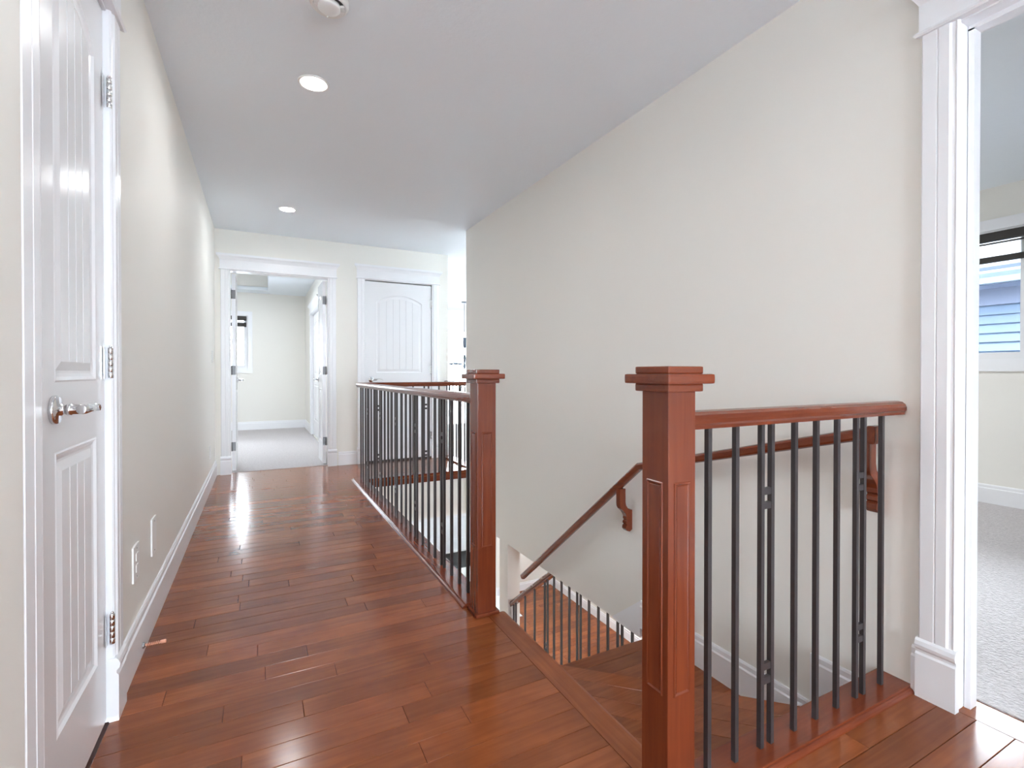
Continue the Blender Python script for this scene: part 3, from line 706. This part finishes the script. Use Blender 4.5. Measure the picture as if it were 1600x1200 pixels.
# ------------------------------------------------------------------ wall handrail
wh = root('wall_handrail', (1.80, 2.0, .5), 'cherry stained handrail on wooden brackets along the cream stair wall', 'handrail')
RR = [(.023*math.cos(2*PI*k/14), .021*math.sin(2*PI*k/14)+.021) for k in range(14)]
RR = [(max(-.021, min(.021, a*1.15)), b) for a, b in RR]
hp = [(1.80, .893, .803), (1.80, 2.005, .503), (1.80, 3.30, -.560)]
obj('rail', M().sweep(RR, hp), CHY, wh, .0)
obj('end_block', M().box(1.774, 1.826, .878, .902, .788, .848), CHX, wh, .006)
BRK = [(-.088, 0), (-.048, 0), (-.048, -.075), (-.044, -.095), (-.032, -.112), (-.014, -.122), (0, -.124), (0, -.235), (-.018, -.246), (-.036, -.240), (-.046, -.228),
       (-.044, -.212), (-.036, -.206), (-.043, -.200), (-.042, -.188), (-.034, -.182), (-.041, -.174), (-.040, -.160), (-.046, -.145), (-.060, -.128), (-.078, -.112), (-.086, -.100), (-.088, -.085)]
def bracket(y, zt):
    obj('bracket', M().prism(BRK, lambda a, b: (XR+a, y-.017, zt+b), lambda a, b: (XR+a, y+.017, zt+b)), CHZ, wh, .002)
bracket(.912, .795); bracket(2.165, .375)

# ------------------------------------------------------------------ ceiling lights and detector
def downlight(x, y, label, z=ZC, watts=LAMP, group='recessed ceiling lights'):
    r = root('ceiling_light', (x, y, z), label, 'ceiling light', group)
    obj('trim_ring', M().lathe([(.060, -.001), (.061, -.004), (.066, -.006), (.072, -.004), (.073, 0), (.060, 0)], (x, y, z), 'z', 36), PLASTIC, r)
    obj('lens', M().lathe([(.060, -.0005), (.0601, -.003)], (x, y, z), 'z', 36), LENS, r)
    lamp((0, 0, -.012), watts, parent=r)
    return r
downlight(.245, 2.637, 'round recessed ceiling light nearer the viewer, by the smoke detector')
downlight(.224, 4.763, 'round recessed ceiling light further down the hall near the double doors')
downlight(.25, .51, 'unseen round recessed ceiling light added above the viewpoint in line with the row')  # unseen lamp included for its light, at the spacing of the row
downlight(.25, -1.6, 'unseen round recessed ceiling light added behind the viewpoint in line with the row')  # another unseen lamp, added to light the hall from behind
for i, (x, y) in enumerate(((3.2, 2.6), (3.2, 4.2), (2.9, 9.4))):  # unseen lamps added to brighten the lower storey and the foyer
    downlight(x, y, ('unseen round ceiling light added to brighten the lower room by the stairs', 'unseen round ceiling light added to brighten the lower room further in', 'unseen round ceiling light added to brighten the foyer over the lower front doors')[i], ZS if i < 2 else ZC, LAMP*(10 if i < 2 else 5))
def added_room_light(x, y, z, label, watts, r_=.16):  # unseen lamps added to lift the light in the two bedrooms
    r = root('ceiling_light', (x, y, z), label, 'ceiling light', 'added room lights')
    obj('base', M().lathe([(r_*.7, 0), (r_*.7, -.02)], (x, y, z), 'z', 32), PLASTIC, r)
    obj('diffuser', M().lathe([(r_, -.02), (r_, -.035), (r_*.9, -.06), (r_*.5, -.075), (.01, -.08)], (x, y, z), 'z', 32), LENS2, r)
    lamp((0, 0, -.09), watts, r_, parent=r)
added_room_light(3.6, 2.7, ZC, 'unseen round flush ceiling light added to brighten the right bedroom', 11)
added_room_light(-.6, 8.0, ZC+.28, 'unseen round flush ceiling light added in the tray to brighten the far bedroom', 9)
sd = root('smoke_detector', (.245, 2.025, ZC), 'round white smoke detector on the hall ceiling at the top edge', 'smoke detector')
SX, SY = .245, 2.025
obj('base_ring', M().lathe([(.073, 0), (.073, -.014), (.070, -.020), (.064, -.026), (.059, -.026), (.058, -.018), (.03, -.018)], (SX, SY, ZC), 'z', 40), PLASTIC, sd)
obj('vent_band', M().lathe([(.0585, -.0185), (.0585, -.021), (.03, -.021)], (SX, SY, ZC), 'z', 40), SLOT, sd)
obj('dome', M().lathe([(.042, -.020), (.042, -.032), (.038, -.037), (.02, -.039)], (SX, SY, ZC), 'z', 40), PLASTIC, sd)
hc = M(); n_ = 20
arc = [PI*k/n_ for k in range(n_+1)]
hc.prism([(.0575*math.cos(a), .0575*math.sin(a)) for a in arc]+[(.043*math.cos(a), .043*math.sin(a)) for a in reversed(arc)], lambda x, y: (SX+x, SY+y, ZC-.030), lambda x, y: (SX+x, SY+y, ZC-.020))
obj('half_cover', hc, PLASTIC, sd)
for sg in (0, 1):
    for k in range(5):
        a = (PI+.06+.10*k) if sg else (-.06-.10*k); c, s_ = math.cos(a), math.sin(a)
        obj('vent_rib', M().prism([(-.0013, .043), (.0013, .043), (.0013, .0575), (-.0013, .0575)], lambda u, q: (SX+q*c-u*s_, SY+q*s_+u*c, ZC-.030), lambda u, q: (SX+q*c-u*s_, SY+q*s_+u*c, ZC-.020)), PLASTIC, sd)
obj('indicator', M().lathe([(.0022, -.029), (.0015, -.032)], (SX, SY+.051, ZC), 'z', 10), LENS3, sd)

# ------------------------------------------------------------------ wall plates, door stop
def plate(name, y, z, hw, hh, label, cat, kind_):
    r = root(name, (XL, y, z), label, cat)
    obj('cover_plate', M().box(XL, XL+.006, y-hw, y+hw, z-hh, z+hh), PLASTIC, r, .002)
    if kind_ == 'outlet':
        for dz in (-.02, .02): obj('socket', M().box(XL+.005, XL+.0085, y-.016, y+.016, z+dz-.013, z+dz+.013), PLASTIC, r, .002)
    elif kind_ == 'switch':
        obj('rocker', M().box(XL+.005, XL+.009, y-.016, y+.016, z-.03, z+.03), PLASTIC, r, .002)
    for dz in (-.8, .8): obj('screw', M().lathe([(.003, .005), (.002, .0075)], (XL, y, z+dz*hh), 'x', 8), NICKEL, r)
plate('wall_outlet', 2.15, .352, .046, .062, 'white outlet plate low on the left wall, nearer the narrow door', 'outlet', 'outlet')
plate('wall_outlet', 2.48, .350, .046, .075, 'white wall plate low on the left wall, second from the narrow door', 'outlet', 'blank')
plate('wall_outlet', 5.10, .317, .04, .058, 'white outlet plate low on the left wall near the double doors', 'outlet', 'outlet')
plate('light_switch', 5.37, 1.175, .036, .057, 'white light switch on the left wall near the double doors', 'switch', 'switch')
ds = root('door_stop', (-.378, 2.19, .033), 'slim spring door stop with a copper coloured tip on the left baseboard', 'door stop')
q0 = Vector((-.379, 2.19, .033))
obj('base_cap', M().lathe([(.011, 0), (.010, .004), (.006, .008)], q0, 'x', 14), NICKEL, ds)
sp = M(); pts = [tuple(q0+Vector((.007+.048*t/60, .0042*math.cos(t*.9), .0042*math.sin(t*.9)))) for t in range(61)]
sp.tube(pts, .0016, 6); obj('spring', sp, COPPER, ds)
obj('tip', M().lathe([(.0045, .053), (.0065, .055), (.0065, .068), (.005, .070)], q0, 'x', 14), COPPER, ds)

# ------------------------------------------------------------------ foyer: chandelier and mat
cx, cy = 3.70, 9.30
ch = root('chandelier', (cx, cy, ZC), 'slim metal and glass chandelier hanging in front of the foyer window', 'chandelier')
obj('canopy', M().lathe([(.065, 0), (.065, -.012), (.05, -.028), (.012, -.034)], (cx, cy, ZC), 'z', 24), PEWTER, ch)
obj('rod', M().lathe([(.006, 1.73), (.006, ZC-.03)], (cx, cy, 0), 'z', 10), PEWTER, ch)
obj('body', M().lathe([(.012, 1.10), (.03, 1.15), (.018, 1.22), (.012, 1.36), (.045, 1.375), (.012, 1.39), (.012, 1.53), (.034, 1.545), (.034, 1.72), (.045, 1.735), (.01, 1.75)], (cx, cy, 0), 'z', 20), CRYST, ch)
for k in range(6):
    a = k*PI/3+.5; c, s_ = math.cos(a), math.sin(a)
    am = obj('arm', M().tube([(cx+c*r_, cy+s_*r_, z) for r_, z in ((.012, 1.36), (.05, 1.30), (.10, 1.16), (.17, 1.14), (.24, 1.17), (.27, 1.19))], .007, 8), PEWTER, ch)
    obj('glass_shade', M().lathe([(.012, 1.185), (.05, 1.20), (.06, 1.225), (.056, 1.23), (.02, 1.21)], (cx+c*.27, cy+s_*.27, 0), 'z', 16), CRYST, am)
dm = root('door_mat', (3.6, 10.0, ZM), 'dark grey mat on the pale tiles inside the front doors', 'mat')
obj('pile', M().box(3.0, 4.2, 9.6, 10.42, ZM, ZM+.012), MAT, dm, .004)
obj('border', M().box(2.97, 4.23, 9.57, 9.6, ZM, ZM+.009).box(2.97, 4.23, 10.42, 10.45, ZM, ZM+.009).box(2.97, 3.0, 9.6, 10.42, ZM, ZM+.009).box(4.2, 4.23, 9.6, 10.42, ZM, ZM+.009), SLOT, dm)
